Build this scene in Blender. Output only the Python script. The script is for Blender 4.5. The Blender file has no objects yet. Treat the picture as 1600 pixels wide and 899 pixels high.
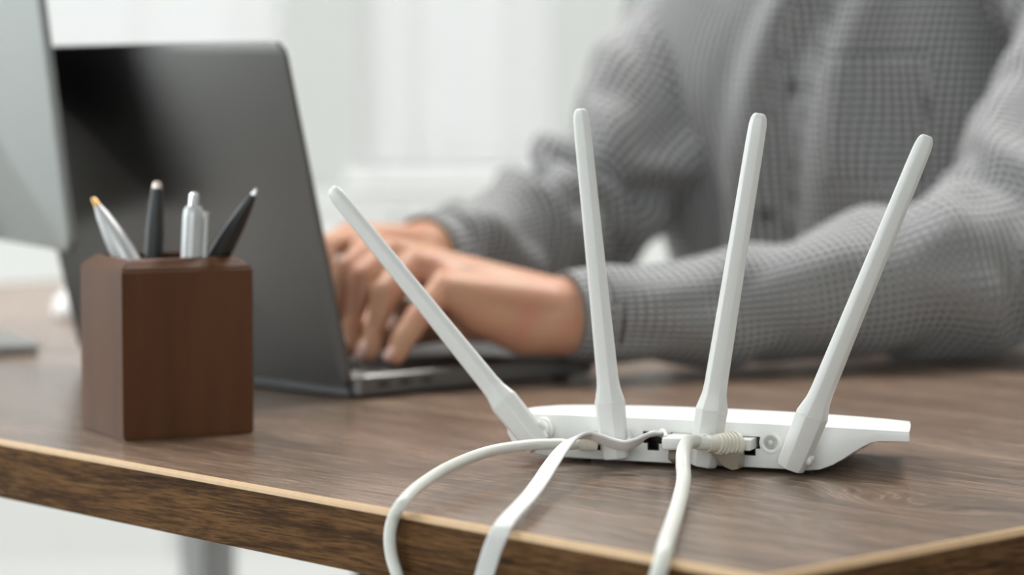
import bpy, bmesh, math, random
from mathutils import Vector, Matrix, noise
random.seed(7)
SC = bpy.context.scene
COL = SC.collection
PI = math.pi

# ------------------------------------------------------------------ camera
DZ = 0.74                        # desk top height
EYE = 0.1846                     # lens above the desk top
F = 4054.07; PITCH = 0.07232437  # focal length in pixels of the 1600 wide frame, downward pitch
cd = bpy.data.cameras.new('camera'); cam = bpy.data.objects.new('camera', cd); COL.objects.link(cam)
cd.sensor_width = 36; cd.lens = F * 36 / 1600; cd.clip_start = .05; cd.clip_end = 60
cam.location = (0, 0, DZ + EYE); cam.rotation_euler = (PI / 2 - PITCH, 0, 0)
cd.dof.use_dof = True; cd.dof.focus_distance = 1.255; cd.dof.aperture_fstop = 4.8; cd.dof.aperture_blades = 0
SC.camera = cam

# ------------------------------------------------------------------ sky, light, exposure
w = bpy.data.worlds.new('overcast_sky'); SC.world = w; w.use_nodes = True
bg = w.node_tree.nodes['Background']; bg.inputs[0].default_value = (.93, .97, 1, 1); bg.inputs[1].default_value = 5.2
vs = SC.view_settings; vs.view_transform = 'Standard'; vs.look = 'None'; vs.exposure = 0.06; vs.gamma = 1; vs.use_curve_mapping = False
SC.cycles.use_denoising = True
SC.cycles.max_bounces = 10; SC.cycles.diffuse_bounces = 6; SC.cycles.transparent_max_bounces = 16
SC.cycles.sample_clamp_indirect = 6
PANEL_W = 43                     # watts of each added ceiling panel

def area(name, loc, rot, sx, sy, energy, portal=False, color=(1, 1, 1)):
    l = bpy.data.lights.new(name, 'AREA'); l.shape = 'RECTANGLE'; l.size = sx; l.size_y = sy; l.energy = energy; l.color = color
    if portal: l.cycles.is_portal = True
    o = bpy.data.objects.new(name, l); COL.objects.link(o); o.location = loc; o.rotation_euler = rot
    return o
# portals sit in the two window openings and only guide the sky light
area('portal_side_window', (-2.58, 2.3, 1.65), (0, -PI / 2, 0), 1.9, 3.4, 1, True)
area('portal_fill_window', (-1.0, -2.38, 1.82), (PI / 2, 0, 0), 3.0, 1.56, 1, True)  # portal of the added window behind the camera
area('portal_back_window', (.25, 4.68, 1.55), (-PI / 2, 0, 0), 2.4, 1.5, 1, True)

# ------------------------------------------------------------------ helpers
def at(px, py, z=0.0):
    """where the line of sight of a photo point meets the height z above the desk top"""
    u = (px - 800) / F; v = (py - 449.5) / F; c, s = math.cos(PITCH), math.sin(PITCH)
    d = Vector((u, c - v * s, -s - v * c)); k = (z - EYE) / d.z
    return Vector((0, 0, EYE + DZ)) + d * k
def atY(px, py, Y):
    u = (px - 800) / F; v = (py - 449.5) / F; c, s = math.cos(PITCH), math.sin(PITCH)
    d = Vector((u, c - v * s, -s - v * c))
    return Vector((0, 0, EYE + DZ)) + d * (Y / d.y)

MATS = {}
def mat(name, color, rough=.5, metal=0, spec=.5, **kw):
    if name in MATS: return MATS[name]
    m = bpy.data.materials.new(name); m.use_nodes = True; b = m.node_tree.nodes['Principled BSDF']
    b.inputs['Base Color'].default_value = (*color, 1); b.inputs['Roughness'].default_value = rough
    b.inputs['Metallic'].default_value = metal; b.inputs['Specular IOR Level'].default_value = spec
    for k, v in kw.items(): b.inputs[k.replace('_', ' ')].default_value = v
    MATS[name] = m
    return m
def speckle(m, scale=200, amt=.08, bump=0.0, dist=.0005):
    """fine procedural grain in the colour (and relief) of a plain material"""
    nt = m.node_tree; b = nt.nodes['Principled BSDF']; c = tuple(b.inputs['Base Color'].default_value)
    tc = nt.nodes.new('ShaderNodeTexCoord'); n = nt.nodes.new('ShaderNodeTexNoise'); n.inputs['Scale'].default_value = scale; n.inputs['Detail'].default_value = 4
    nt.links.new(tc.outputs['Object'], n.inputs['Vector'])
    r = nt.nodes.new('ShaderNodeValToRGB'); r.color_ramp.elements[0].position = .3; r.color_ramp.elements[1].position = .7
    r.color_ramp.elements[0].color = (*[x * (1 - amt) for x in c[:3]], 1); r.color_ramp.elements[1].color = (*[min(1, x * (1 + amt)) for x in c[:3]], 1)
    nt.links.new(n.outputs['Fac'], r.inputs['Fac']); nt.links.new(r.outputs['Color'], b.inputs['Base Color'])
    if bump:
        bp = nt.nodes.new('ShaderNodeBump'); bp.inputs['Strength'].default_value = bump; bp.inputs['Distance'].default_value = dist
        nt.links.new(n.outputs['Fac'], bp.inputs['Height']); nt.links.new(bp.outputs['Normal'], b.inputs['Normal'])
    return m

white_wall = speckle(mat('white_wall_paint', (.54, .55, .54), .7), 40, .015)
ceil_paint = speckle(mat('ceiling_paint', (.84, .84, .82), .8), 30, .01)
frame_white = speckle(mat('white_window_frame', (.82, .82, .81), .4), 20, .01)
grey_wall = speckle(mat('warm_grey_wall_paint', (.66, .66, .65), .7), 40, .015)
panel_white = speckle(mat('white_wall_panelling', (.73, .74, .73), .5), 30, .01)
floor_m = speckle(mat('pale_floor_vinyl', (.50, .49, .475), .45), 9, .06)
dark_metal = speckle(mat('grey_leg_metal', (.36, .36, .355), .45, .3), 80, .03)
white_plastic = speckle(mat('white_router_plastic', (.84, .84, .825), .33), 400, .01, .03, .0002)
antenna_plastic = speckle(mat('white_antenna_plastic', (.70, .695, .68), .32), 400, .01)
black_plastic = mat('black_socket_plastic', (.008, .008, .009), .35)
cream_cable = speckle(mat('cream_cable_pvc', (.73, .73, .68), .42), 300, .02)
flat_cable = speckle(mat('white_flat_cable_pvc', (.80, .795, .79), .4), 300, .015)
boot_m = speckle(mat('cream_boot_rubber', (.70, .67, .58), .5), 250, .03)
hood_m = speckle(mat('smoky_plug_hood', (.22, .18, .135), .3, 0, .5), 100, .04)
clear_plug = speckle(mat('clear_plug_plastic', (.70, .70, .66), .15), 100, .02)
space_grey = speckle(mat('space_grey_aluminium', (.165, .162, .158), .40, 1), 900, .03)
silver = speckle(mat('silver_aluminium', (.30, .31, .305), .5, .35), 700, .02)
key_black = mat('black_key_plastic', (.012, .012, .013), .5)
glass_black = mat('black_screen_glass', (.004, .004, .005), .06)
hinge_m = mat('black_hinge', (.012, .012, .012), .5)
pen_silver = speckle(mat('brushed_pen_silver', (.52, .52, .525), .42, .6), 600, .05)
pen_chrome = mat('pen_chrome', (.75, .75, .76), .15, 1)
pen_black = mat('pen_black_lacquer', (.012, .012, .012), .22)
pen_grip = mat('pen_dark_grey', (.018, .018, .019), .4)
brass = mat('brass_tip', (.60, .38, .16), .3, 1)
copper_end = mat('rose_pen_end', (.75, .62, .56), .25, .7)
mouse_white = mat('white_mouse_plastic', (.85, .85, .85), .25)
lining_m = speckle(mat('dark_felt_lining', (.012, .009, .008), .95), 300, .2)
trouser_m = speckle(mat('black_trouser_cloth', (.012, .012, .014), .9), 500, .2)
shoe_m = mat('black_shoe_leather', (.012, .011, .01), .35)
hair_m = speckle(mat('brown_hair', (.045, .028, .018), .6), 300, .4)
button_m = mat('dark_shirt_button', (.05, .05, .05), .3)
chair_white = speckle(mat('white_chair_plastic', (.80, .80, .79), .4), 50, .01)
chair_fabric = speckle(mat('grey_chair_fabric', (.30, .30, .30), .9), 400, .12)
light_m = mat('added_lamp_diffuser', (.9, .9, .9), .5)

def nodes_of(m): return m.node_tree.nodes, m.node_tree.links
# walnut laminate: the grain follows the local y of the desk
def walnut(name, dark, mid, light, rough, bump, spec=.5, knot=None, turn=0.0):
    m = mat(name, mid, rough); N, L = nodes_of(m); b = N['Principled BSDF']
    tc = N.new('ShaderNodeTexCoord')
    tr = N.new('ShaderNodeMapping'); tr.inputs['Rotation'].default_value = (0, 0, turn); L.new(tc.outputs['Object'], tr.inputs['Vector']); src = tr.outputs['Vector']
    warp_map = N.new('ShaderNodeMapping'); warp_map.inputs['Scale'].default_value = (7, 1.6, 7)
    wn = N.new('ShaderNodeTexNoise'); wn.inputs['Scale'].default_value = 1; wn.inputs['Detail'].default_value = 3
    L.new(src, warp_map.inputs['Vector']); L.new(warp_map.outputs['Vector'], wn.inputs['Vector'])
    ws = N.new('ShaderNodeVectorMath'); ws.operation = 'SCALE'; ws.inputs['Scale'].default_value = .06
    L.new(wn.outputs['Color'], ws.inputs[0])
    wadd = N.new('ShaderNodeVectorMath'); wadd.operation = 'ADD'
    L.new(src, wadd.inputs[0]); L.new(ws.outputs['Vector'], wadd.inputs[1])
    if knot:
        sub = N.new('ShaderNodeVectorMath'); sub.operation = 'SUBTRACT'; sub.inputs[1].default_value = (knot[0], knot[1], DZ); L.new(wadd.outputs['Vector'], sub.inputs[0])
        scl = N.new('ShaderNodeVectorMath'); scl.operation = 'MULTIPLY'; scl.inputs[1].default_value = (1 / .030, 1 / .060, 0); L.new(sub.outputs['Vector'], scl.inputs[0])
        ln = N.new('ShaderNodeVectorMath'); ln.operation = 'DOT_PRODUCT'; L.new(scl.outputs['Vector'], ln.inputs[0]); L.new(scl.outputs['Vector'], ln.inputs[1])
        ng = N.new('ShaderNodeMath'); ng.operation = 'MULTIPLY'; ng.inputs[1].default_value = -1; L.new(ln.outputs['Value'], ng.inputs[0])
        ex = N.new('ShaderNodeMath'); ex.operation = 'EXPONENT'; L.new(ng.outputs[0], ex.inputs[0])
        k2 = N.new('ShaderNodeVectorMath'); k2.operation = 'SCALE'; k2.inputs[0].default_value = (.032, 0, 0); L.new(ex.outputs[0], k2.inputs['Scale'])
        ad2 = N.new('ShaderNodeVectorMath'); ad2.operation = 'ADD'; L.new(wadd.outputs['Vector'], ad2.inputs[0]); L.new(k2.outputs['Vector'], ad2.inputs[1]); wadd = ad2
    def grain(sx, sy, det, rgh=.6):
        mp = N.new('ShaderNodeMapping'); mp.inputs['Scale'].default_value = (sx, sy, sx)
        n = N.new('ShaderNodeTexNoise'); n.inputs['Scale'].default_value = 1; n.inputs['Detail'].default_value = det; n.inputs['Roughness'].default_value = rgh
        L.new(wadd.outputs['Vector'], mp.inputs['Vector']); L.new(mp.outputs['Vector'], n.inputs['Vector'])
        return n.outputs['Fac']
    broad, band, fine = grain(26, 1.8, 4), grain(150, 9, 5), grain(820, 42, 3, .7)
    def mix(a, ka, bb, kb):
        x = N.new('ShaderNodeMath'); x.operation = 'MULTIPLY'; x.inputs[1].default_value = ka; L.new(a, x.inputs[0])
        y = N.new('ShaderNodeMath'); y.operation = 'MULTIPLY_ADD'; y.inputs[1].default_value = kb; L.new(bb, y.inputs[0]); L.new(x.outputs[0], y.inputs[2])
        return y.outputs[0]
    t = mix(mix(broad, .25, band, .31), 1, fine, .44)
    r = N.new('ShaderNodeValToRGB'); e = r.color_ramp.elements
    b.inputs['Specular IOR Level'].default_value = spec
    e[0].position = .38; e[0].color = (*dark, 1); e[1].position = .62; e[1].color = (*light, 1)
    x = e.new(.49); x.color = (*mid, 1)
    L.new(t, r.inputs['Fac']); L.new(r.outputs['Color'], b.inputs['Base Color'])
    bp = N.new('ShaderNodeBump'); bp.inputs['Strength'].default_value = bump; bp.inputs['Distance'].default_value = .0004
    L.new(mix(band, .25, fine, .75), bp.inputs['Height']); L.new(bp.outputs['Normal'], b.inputs['Normal'])
    return m
_k = at(1395, 770) - Vector((.09719, .99433, 0)); KNOT = (_k.x * math.sin(.825169) + _k.y * math.cos(.825169), -_k.x * math.cos(.825169) + _k.y * math.sin(.825169))   # an eye in the veneer to the right of the router
walnut_top = walnut('walnut_laminate', (.062, .038, .026), (.180, .116, .080), (.34, .235, .170), .26, .40, .85, KNOT)
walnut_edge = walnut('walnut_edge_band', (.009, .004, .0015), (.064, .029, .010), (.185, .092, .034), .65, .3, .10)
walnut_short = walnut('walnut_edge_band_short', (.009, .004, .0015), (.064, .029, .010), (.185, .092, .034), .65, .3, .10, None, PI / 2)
tan_edge = speckle(mat('tan_trim', (.62, .41, .23), .4), 150, .06)

def box_wood():
    m = mat('brown_stained_wood', (.085, .033, .014), .5, 0, .3); N, L = nodes_of(m); b = N['Principled BSDF']
    tc = N.new('ShaderNodeTexCoord'); mp = N.new('ShaderNodeMapping'); mp.inputs['Scale'].default_value = (60, 60, 8)
    n = N.new('ShaderNodeTexNoise'); n.inputs['Scale'].default_value = 1; n.inputs['Detail'].default_value = 6
    L.new(tc.outputs['Object'], mp.inputs['Vector']); L.new(mp.outputs['Vector'], n.inputs['Vector'])
    r = N.new('ShaderNodeValToRGB'); r.color_ramp.elements[0].position = .3; r.color_ramp.elements[1].position = .75
    r.color_ramp.elements[0].color = (.074, .025, .008, 1); r.color_ramp.elements[1].color = (.108, .040, .013, 1)
    L.new(n.outputs['Fac'], r.inputs['Fac']); L.new(r.outputs['Color'], b.inputs['Base Color'])
    return m
cup_wood = box_wood()

def gingham():
    """small black and white check woven by the UV map, which is laid out in metres"""
    m = mat('gingham_shirt_cloth', (.4, .4, .4), .85, 0, .25); N, L = nodes_of(m); b = N['Principled BSDF']
    uv = N.new('ShaderNodeUVMap'); sep = N.new('ShaderNodeSeparateXYZ'); L.new(uv.outputs['UV'], sep.inputs[0])
    def stripe(out):
        a = N.new('ShaderNodeMath'); a.operation = 'MULTIPLY'; a.inputs[1].default_value = 2 * PI / .0062; L.new(out, a.inputs[0])
        s = N.new('ShaderNodeMath'); s.operation = 'SINE'; L.new(a.outputs[0], s.inputs[0])
        r = N.new('ShaderNodeMapRange'); r.inputs['From Min'].default_value = -.22; r.inputs['From Max'].default_value = .22
        L.new(s.outputs[0], r.inputs['Value']); return r.outputs[0]
    ad = N.new('ShaderNodeMath'); L.new(stripe(sep.outputs['X']), ad.inputs[0]); L.new(stripe(sep.outputs['Y']), ad.inputs[1])
    hf = N.new('ShaderNodeMath'); hf.operation = 'MULTIPLY'; hf.inputs[1].default_value = .5; L.new(ad.outputs[0], hf.inputs[0])
    r = N.new('ShaderNodeValToRGB'); e = r.color_ramp.elements
    e[0].color = (.65, .65, .655, 1); e[1].color = (.016, .016, .018, 1); x = e.new(.5); x.color = (.165, .165, .17, 1)
    L.new(hf.outputs[0], r.inputs['Fac']); L.new(r.outputs['Color'], b.inputs['Base Color'])
    b.inputs['Sheen Weight'].default_value = .15
    return m
shirt_m = gingham()

def skin():
    m = mat('skin', (.60, .34, .25), .48, 0, .4); N, L = nodes_of(m); b = N['Principled BSDF']
    tc = N.new('ShaderNodeTexCoord'); n = N.new('ShaderNodeTexNoise'); n.inputs['Scale'].default_value = 38; n.inputs['Detail'].default_value = 3
    L.new(tc.outputs['Object'], n.inputs['Vector'])
    r = N.new('ShaderNodeValToRGB'); r.color_ramp.elements[0].position = .35; r.color_ramp.elements[1].position = .65
    r.color_ramp.elements[0].color = (.54, .305, .19, 1); r.color_ramp.elements[1].color = (.55, .26, .17, 1)
    L.new(n.outputs['Fac'], r.inputs['Fac']); L.new(r.outputs['Color'], b.inputs['Base Color'])
    b.inputs['Subsurface Weight'].default_value = .12; b.inputs['Subsurface Radius'].default_value = (.01, .004, .002); b.inputs['Subsurface Scale'].default_value = .6
    return m
skin_m = skin()
nail_m = mat('fingernail', (.66, .42, .36), .3)

def pane_mat():
    m = bpy.data.materials.new('window_glass'); m.use_nodes = True; N, L = nodes_of(m); N.clear()
    o = N.new('ShaderNodeOutputMaterial'); mx = N.new('ShaderNodeMixShader'); t = N.new('ShaderNodeBsdfTransparent'); g = N.new('ShaderNodeBsdfGlossy')
    g.inputs['Roughness'].default_value = .02; fr = N.new('ShaderNodeFresnel'); fr.inputs['IOR'].default_value = 1.45
    t.inputs[0].default_value = (.95, .97, .96, 1)
    L.new(fr.outputs[0], mx.inputs[0]); L.new(t.outputs[0], mx.inputs[1]); L.new(g.outputs[0], mx.inputs[2]); L.new(mx.outputs[0], o.inputs[0])
    return m
glass = pane_mat()
def blind_mat(name, col, trans):
    m = bpy.data.materials.new(name); m.use_nodes = True; N, L = nodes_of(m); N.clear()
    o = N.new('ShaderNodeOutputMaterial'); mx = N.new('ShaderNodeMixShader'); d = N.new('ShaderNodeBsdfDiffuse'); t = N.new('ShaderNodeBsdfTranslucent')
    tc = N.new('ShaderNodeTexCoord'); n = N.new('ShaderNodeTexNoise'); n.inputs['Scale'].default_value = 120; L.new(tc.outputs['Object'], n.inputs['Vector'])
    r = N.new('ShaderNodeValToRGB'); r.color_ramp.elements[0].color = (*[c * .94 for c in col], 1); r.color_ramp.elements[1].color = (*col, 1)
    L.new(n.outputs['Fac'], r.inputs['Fac']); L.new(r.outputs['Color'], d.inputs[0]); L.new(r.outputs['Color'], t.inputs[0])
    mx.inputs[0].default_value = trans
    L.new(d.outputs[0], mx.inputs[1]); L.new(t.outputs[0], mx.inputs[2]); L.new(mx.outputs[0], o.inputs[0])
    return m
blind_bright = blind_mat('thin_white_blind', (.80, .80, .805), .175)
blind_dim = blind_mat('white_blind', (.76, .76, .765), .168)

# ---- objects
def thing(name, label, cat, loc=(0, 0, 0), rz=0.0, group=None):
    o = bpy.data.objects.new(name, None); COL.objects.link(o); o.empty_display_size = .05
    o.location = loc; o.rotation_euler = (0, 0, rz); o['label'] = label; o['category'] = cat
    if group: o['group'] = group
    o['_m'] = [x for row in (Matrix.Translation(Vector(loc)) @ Matrix.Rotation(rz, 4, 'Z')) for x in row]
    return o
def rootm(o):
    v = list(o['_m']); return Matrix([v[0:4], v[4:8], v[8:12], v[12:16]])
def tag(o, label, cat, group=None):
    o['label'] = label; o['category'] = cat
    if group: o['group'] = group
    return o
def obj(name, bm, m, parent=None, smooth=None, world=None):
    """links a bmesh as one object; world = the root whose inverse turns world points into local ones"""
    if world is not None: bm.transform(rootm(world).inverted())
    me = bpy.data.meshes.new(name); bm.to_mesh(me); bm.free()
    if m is not None:
        for x in (m if isinstance(m, (list, tuple)) else [m]): me.materials.append(x)
    if smooth is not None:
        for p in me.polygons: p.use_smooth = True
        if smooth < 170: me.set_sharp_from_angle(angle=math.radians(smooth))
    o = bpy.data.objects.new(name, me); COL.objects.link(o)
    if parent is not None: o.parent = parent
    return o
def struct(name, bm, m, parent=None, smooth=None):
    o = obj(name, bm, m, parent, smooth)
    if parent is None: o['kind'] = 'structure'
    return o
def newbm(): return bmesh.new()
def box(bm, c, s, bev=0.0, rot=None, seg=2):
    g = bmesh.ops.create_cube(bm, size=1); vs = g['verts']
    for v in vs: v.co = Vector((v.co.x * s[0], v.co.y * s[1], v.co.z * s[2]))
    if bev:
        es = list({e for v in vs for e in v.link_edges})
        r = bmesh.ops.bevel(bm, geom=es, offset=bev, segments=seg, affect='EDGES', profile=.5)
        vs = list({v for f in r['faces'] for v in f.verts} | {v for v in vs if v.is_valid})
    M = Matrix.Translation(Vector(c)) @ (rot.to_4x4() if rot is not None else Matrix.Identity(4))
    bmesh.ops.transform(bm, matrix=M, verts=vs)
    return vs
def boxbm(c, s, bev=0.0, rot=None, seg=2):
    bm = newbm(); box(bm, c, s, bev, rot, seg); return bm
def loft(bm, rings, cap=True, closed=True, uv=None):
    """skins rings of points; uv(i, j) gives a loop's UV, j runs one past the end on a closed ring"""
    R = [[bm.verts.new(p) for p in r] for r in rings]; n = len(R[0])
    lay = bm.loops.layers.uv.verify() if uv else None
    for i in range(len(R) - 1):
        for j in range(n if closed else n - 1):
            k = (j + 1) % n
            f = bm.faces.new((R[i][j], R[i][k], R[i + 1][k], R[i + 1][j]))
            if lay:
                for lp, q in zip(f.loops, ((i, j), (i, j + 1), (i + 1, j + 1), (i + 1, j))): lp[lay].uv = uv(*q)
    if cap and closed:
        bm.faces.new(list(reversed(R[0]))); bm.faces.new(R[-1])
    return R
def fixn(bm): bmesh.ops.recalc_face_normals(bm, faces=bm.faces); return bm
def catmull(P, n):
    """P: list of tuples of floats, resampled to n points"""
    P = [tuple(p) for p in P]; out = []; m = len(P) - 1
    for i in range(n):
        t = i / (n - 1) * m; k = min(int(t), m - 1); f = t - k
        a, b, c, d = P[max(k - 1, 0)], P[k], P[k + 1], P[min(k + 2, m)]
        out.append(tuple(.5 * (2 * b[q] + (c[q] - a[q]) * f + (2 * a[q] - 5 * b[q] + 4 * c[q] - d[q]) * f * f + (3 * b[q] - a[q] - 3 * c[q] + d[q]) * f ** 3) for q in range(len(b))))
    return out
def frames(pts, up=Vector((0, 0, 1))):
    T = []
    for i in range(len(pts)):
        a = pts[max(i - 1, 0)]; b = pts[min(i + 1, len(pts) - 1)]; T.append((b - a).normalized())
    x = up.cross(T[0])
    if x.length < 1e-4: x = Vector((1, 0, 0)).cross(T[0])
    x.normalize(); out = []
    for t in T:
        x = (x - t * x.dot(t)).normalized(); out.append((t, x, t.cross(x)))
    return out
def tube(bm, ctrl, r, n=60, seg=14, cap=True):
    """ctrl: Vectors; r: radius or a list per control point"""
    rr = r if isinstance(r, (list, tuple)) else [r] * len(ctrl)
    S = catmull([(*p, q) for p, q in zip(ctrl, rr)], n); pts = [Vector(s[:3]) for s in S]
    rings = []
    for (t, x, y), p, s in zip(frames(pts), pts, S):
        rings.append([p + (x * math.cos(a) + y * math.sin(a)) * s[3] for a in (2 * PI * j / seg for j in range(seg))])
    loft(bm, rings, cap); return bm
def lathe(bm, prof, seg=24, M=None):
    """prof: (radius, z) from bottom to top, along z of M"""
    M = M or Matrix.Identity(4)
    rings = [[M @ Vector((max(r, 1e-5) * math.cos(2 * PI * j / seg), max(r, 1e-5) * math.sin(2 * PI * j / seg), z)) for j in range(seg)] for r, z in prof]
    loft(bm, rings, True); return bm
def prism(bm, pts, y0, y1):
    """outline in x,z pushed from y0 to y1"""
    loft(bm, [[Vector((x, y0, z)) for x, z in pts], [Vector((x, y1, z)) for x, z in pts]], True); return fixn(bm)
def rrect(w, h, r, n=6):
    out = []
    for cx, cy, a0 in ((w / 2 - r, h / 2 - r, 0), (-w / 2 + r, h / 2 - r, PI / 2), (-w / 2 + r, -h / 2 + r, PI), (w / 2 - r, -h / 2 + r, 1.5 * PI)):
        for k in range(n + 1):
            a = a0 + PI / 2 * k / n; out.append((cx + r * math.cos(a), cy + r * math.sin(a)))
    return out
def align(p, q):
    """matrix with origin p and z towards q"""
    z = (q - p).normalized(); x = Vector((0, 1, 0)).cross(z)
    if x.length < 1e-3: x = Vector((1, 0, 0))
    x.normalize(); y = z.cross(x)
    M = Matrix((x, y, z)).transposed().to_4x4(); M.translation = p; return M
def evaluated(o):
    dg = bpy.context.evaluated_depsgraph_get(); me = bpy.data.meshes.new_from_object(o.evaluated_get(dg)); o.modifiers.clear()
    old = o.data; o.data = me; bpy.data.meshes.remove(old)

# ------------------------------------------------------------------ the room
XL, XR, YF, YB, ZC = -2.6, 3.4, -2.4, 4.6, 2.7
T = .16
struct('floor', boxbm(((XL + XR) / 2, (YF + YB) / 2, -.05), (XR - XL + 2 * T, YB - YF + 2 * T, .1)), floor_m)
struct('ceiling', boxbm(((XL + XR) / 2, (YF + YB) / 2, ZC + .05), (XR - XL + 2 * T, YB - YF + 2 * T, .1)), ceil_paint)
struct('wall_right', boxbm((XR + T / 2, (YF + YB) / 2, ZC / 2), (T, YB - YF, ZC)), grey_wall)
def holed(axis, fixed, a0, a1, holes):
    """a wall along x or y, built from the blocks left around its window holes (u0, u1, z0, z1)"""
    bm = newbm(); us = sorted({a0, a1} | {h[0] for h in holes} | {h[1] for h in holes})
    for u0, u1 in zip(us, us[1:]):
        zs = [0]; hh = [h for h in holes if h[0] <= u0 + 1e-6 and h[1] >= u1 - 1e-6]
        spans = [(0, ZC)] if not hh else [(0, hh[0][2]), (hh[0][3], ZC)]
        for z0, z1 in spans:
            cu, cz = (u0 + u1) / 2, (z0 + z1) / 2
            if axis == 'x': box(bm, (cu, fixed, cz), (u1 - u0, T, z1 - z0))
            else: box(bm, (fixed, cu, cz), (T, u1 - u0, z1 - z0))
    bmesh.ops.remove_doubles(bm, verts=bm.verts, dist=1e-5)
    return bm
W1 = (-1.45, -.405, .795, 2.35); W2 = (-.262, .075, .795, 2.35)
WL = (.6, 4.0, .72, 2.55)
struct('wall_back', holed('x', YB + T / 2, XL - T, XR + T, [W1, W2]), white_wall)
WF = (-2.5, .5, 1.05, 2.6)  # opening behind the camera, made to let in front fill
struct('wall_front', holed('x', YF - T / 2, XL - T, XR + T, [WF]), grey_wall)
struct('wall_left', holed('y', XL - T / 2, YF, YB, [WL]), white_wall)
def window(name, axis, plane, rect, cols, inward):
    u0, u1, z0, z1 = rect
    def B(cu, cz, su, sz, d=.06, off=0.0, bev=.004):
        return boxbm((cu, plane + off, cz), (su, d, sz), bev) if axis == 'x' else boxbm((plane + off, cu, cz), (d, su, sz), bev)
    fr = newbm(); fw = .05
    for cu, cz, su, sz in (((u0 + u1) / 2, z0 + fw / 2, u1 - u0, fw), ((u0 + u1) / 2, z1 - fw / 2, u1 - u0, fw), (u0 + fw / 2, (z0 + z1) / 2, fw, z1 - z0 - 2 * fw), (u1 - fw / 2, (z0 + z1) / 2, fw, z1 - z0 - 2 * fw)):
        t = B(cu, cz, su, sz); me = bpy.data.meshes.new('x'); t.to_mesh(me); t.free(); fr.from_mesh(me); bpy.data.meshes.remove(me)
    o = struct(name, fr, frame_white)
    cwd = (u1 - u0 - 2 * fw) / cols
    for c in range(cols):
        ca = u0 + fw + cwd * c
        if c: struct('mullion', B(ca, (z0 + z1) / 2, .04, z1 - z0 - 2 * fw, .05), frame_white, o)
        struct('pane', B(ca + cwd / 2, (z0 + z1) / 2, cwd - (.04 if cols > 1 else 0), z1 - z0 - 2 * fw, .006, 0, 0), glass, o)
    struct('sill', B((u0 + u1) / 2, z0 - .012, u1 - u0 + .06, .03, .10, inward * .045, .006), frame_white, o)
    return o
win1 = window('window_1', 'x', YB + .06, W1, 1, -1)
win2 = window('window_2', 'x', YB + .06, W2, 1, -1)
win3 = window('window_3', 'y', XL - .06, WL, 3, 1)
fill_win = window('added_fill_window', 'x', YF - .06, WF, 3, 1)  # unseen window, added to brighten the sides facing the camera
def blinds(win, rect, n, m):
    u0, u1, z0, z1 = rect; st = (u1 - u0) / n
    struct('blind_rail', boxbm(((u0 + u1) / 2, YB + .012, z1 - .03), (u1 - u0 - .01, .03, .03), .004), frame_white, win)
    for k in range(n):
        c = u0 + st * (k + .5)
        struct('slat', boxbm((c, YB + .012 + (.003 if k % 2 else -.003), (z0 + z1) / 2 - .02), (st * 1.06, .0016, z1 - z0 - .06), 0, Matrix.Rotation(.03 if k % 2 else -.02, 3, 'Z')), m, win)
blinds(win1, W1, 12, blind_bright)
blinds(win2, W2, 4, blind_dim)
wains = struct('trim_1', boxbm(((XL + XR) / 2, YB - .012, .745), (XR - XL - .02, .03, .03), .004), panel_white)
for k in range(15):
    struct('panel', boxbm((XL + .2 + .4 * k, YB - .007, .41), (.394, .014, .64), .003), panel_white, wains)
for nm, c, s in (('baseboard_back', ((XL + XR) / 2, YB - .008, .05), (XR - XL, .016, .1)), ('baseboard_left', (XL + .008, (YF + YB) / 2, .05), (.016, YB - YF - .04, .1)), ('baseboard_right', (XR - .008, (YF + YB) / 2, .05), (.016, YB - YF - .04, .1))):
    struct(nm, boxbm(c, s, .003), frame_white)
# flat ceiling panels added out of view to lift the room light
for i, (x, y) in enumerate(((-1.0, 2.5), (.8, 2.5))):
    t = thing('added_panel_light', 'added unseen square flat white ceiling panel lamp, ' + ['over the far left of the desk', 'over the seated person'][i], 'lamp', (x, y, ZC - .03), 0, 'added ceiling panel lamps')
    fr = newbm()
    for a, b_, c_, d_ in ((0, .305, .63, .02), (0, -.305, .63, .02), (.305, 0, .02, .59), (-.305, 0, .02, .59)): box(fr, (a, b_, .01), (c_, d_, .036))
    obj('frame', fr, frame_white, t); obj('diffuser', boxbm((0, 0, .02), (.59, .59, .008)), light_m, t)
    l = area('added_panel_lamp', (0, 0, .008), (0, 0, 0), .56, .56, PANEL_W, False, (1, .985, .965)); l.parent = t

# ------------------------------------------------------------------ the desk (local x runs to the user's side, local y along the long edge)
CX, CY, TH = .09719, .99433, .825169
DL, DD, TK = 1.60, .82, .0316
e1 = Vector((-math.cos(TH), math.sin(TH), 0)); e2 = Vector((math.sin(TH), math.cos(TH), 0))
def desk_pt(a, b, z): return Vector((CX, CY, 0)) + e1 * a + e2 * b + Vector((0, 0, z))
RZ = math.atan2(e2.y, e2.x)
desk = thing('office_desk', 'walnut brown laminate desk with tan edge trim and grey metal legs', 'desk', (CX, CY, 0), RZ)
CH = .0022
bm = newbm()
loft(bm, [[Vector(p) for p in ((CH, CH, z0), (DD - CH, CH, z0), (DD - CH, DL - CH, z0), (CH, DL - CH, z0))] for z0 in (DZ - .004, DZ)], True)
obj('tabletop', fixn(bm), walnut_top, desk)
bm = newbm()
loft(bm, [[Vector(p) for p in ((0, 0, z0), (DD, 0, z0), (DD, DL, z0), (0, DL, z0))] for z0 in (DZ - TK, DZ - CH * 1.05)], True)
fixn(bm)
for f in bm.faces: f.material_index = 1 if abs(f.normal.y) > .7 else 0
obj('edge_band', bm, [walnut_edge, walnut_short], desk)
bm = newbm(); o0, o1 = .0002, CH
rr = []
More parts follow.
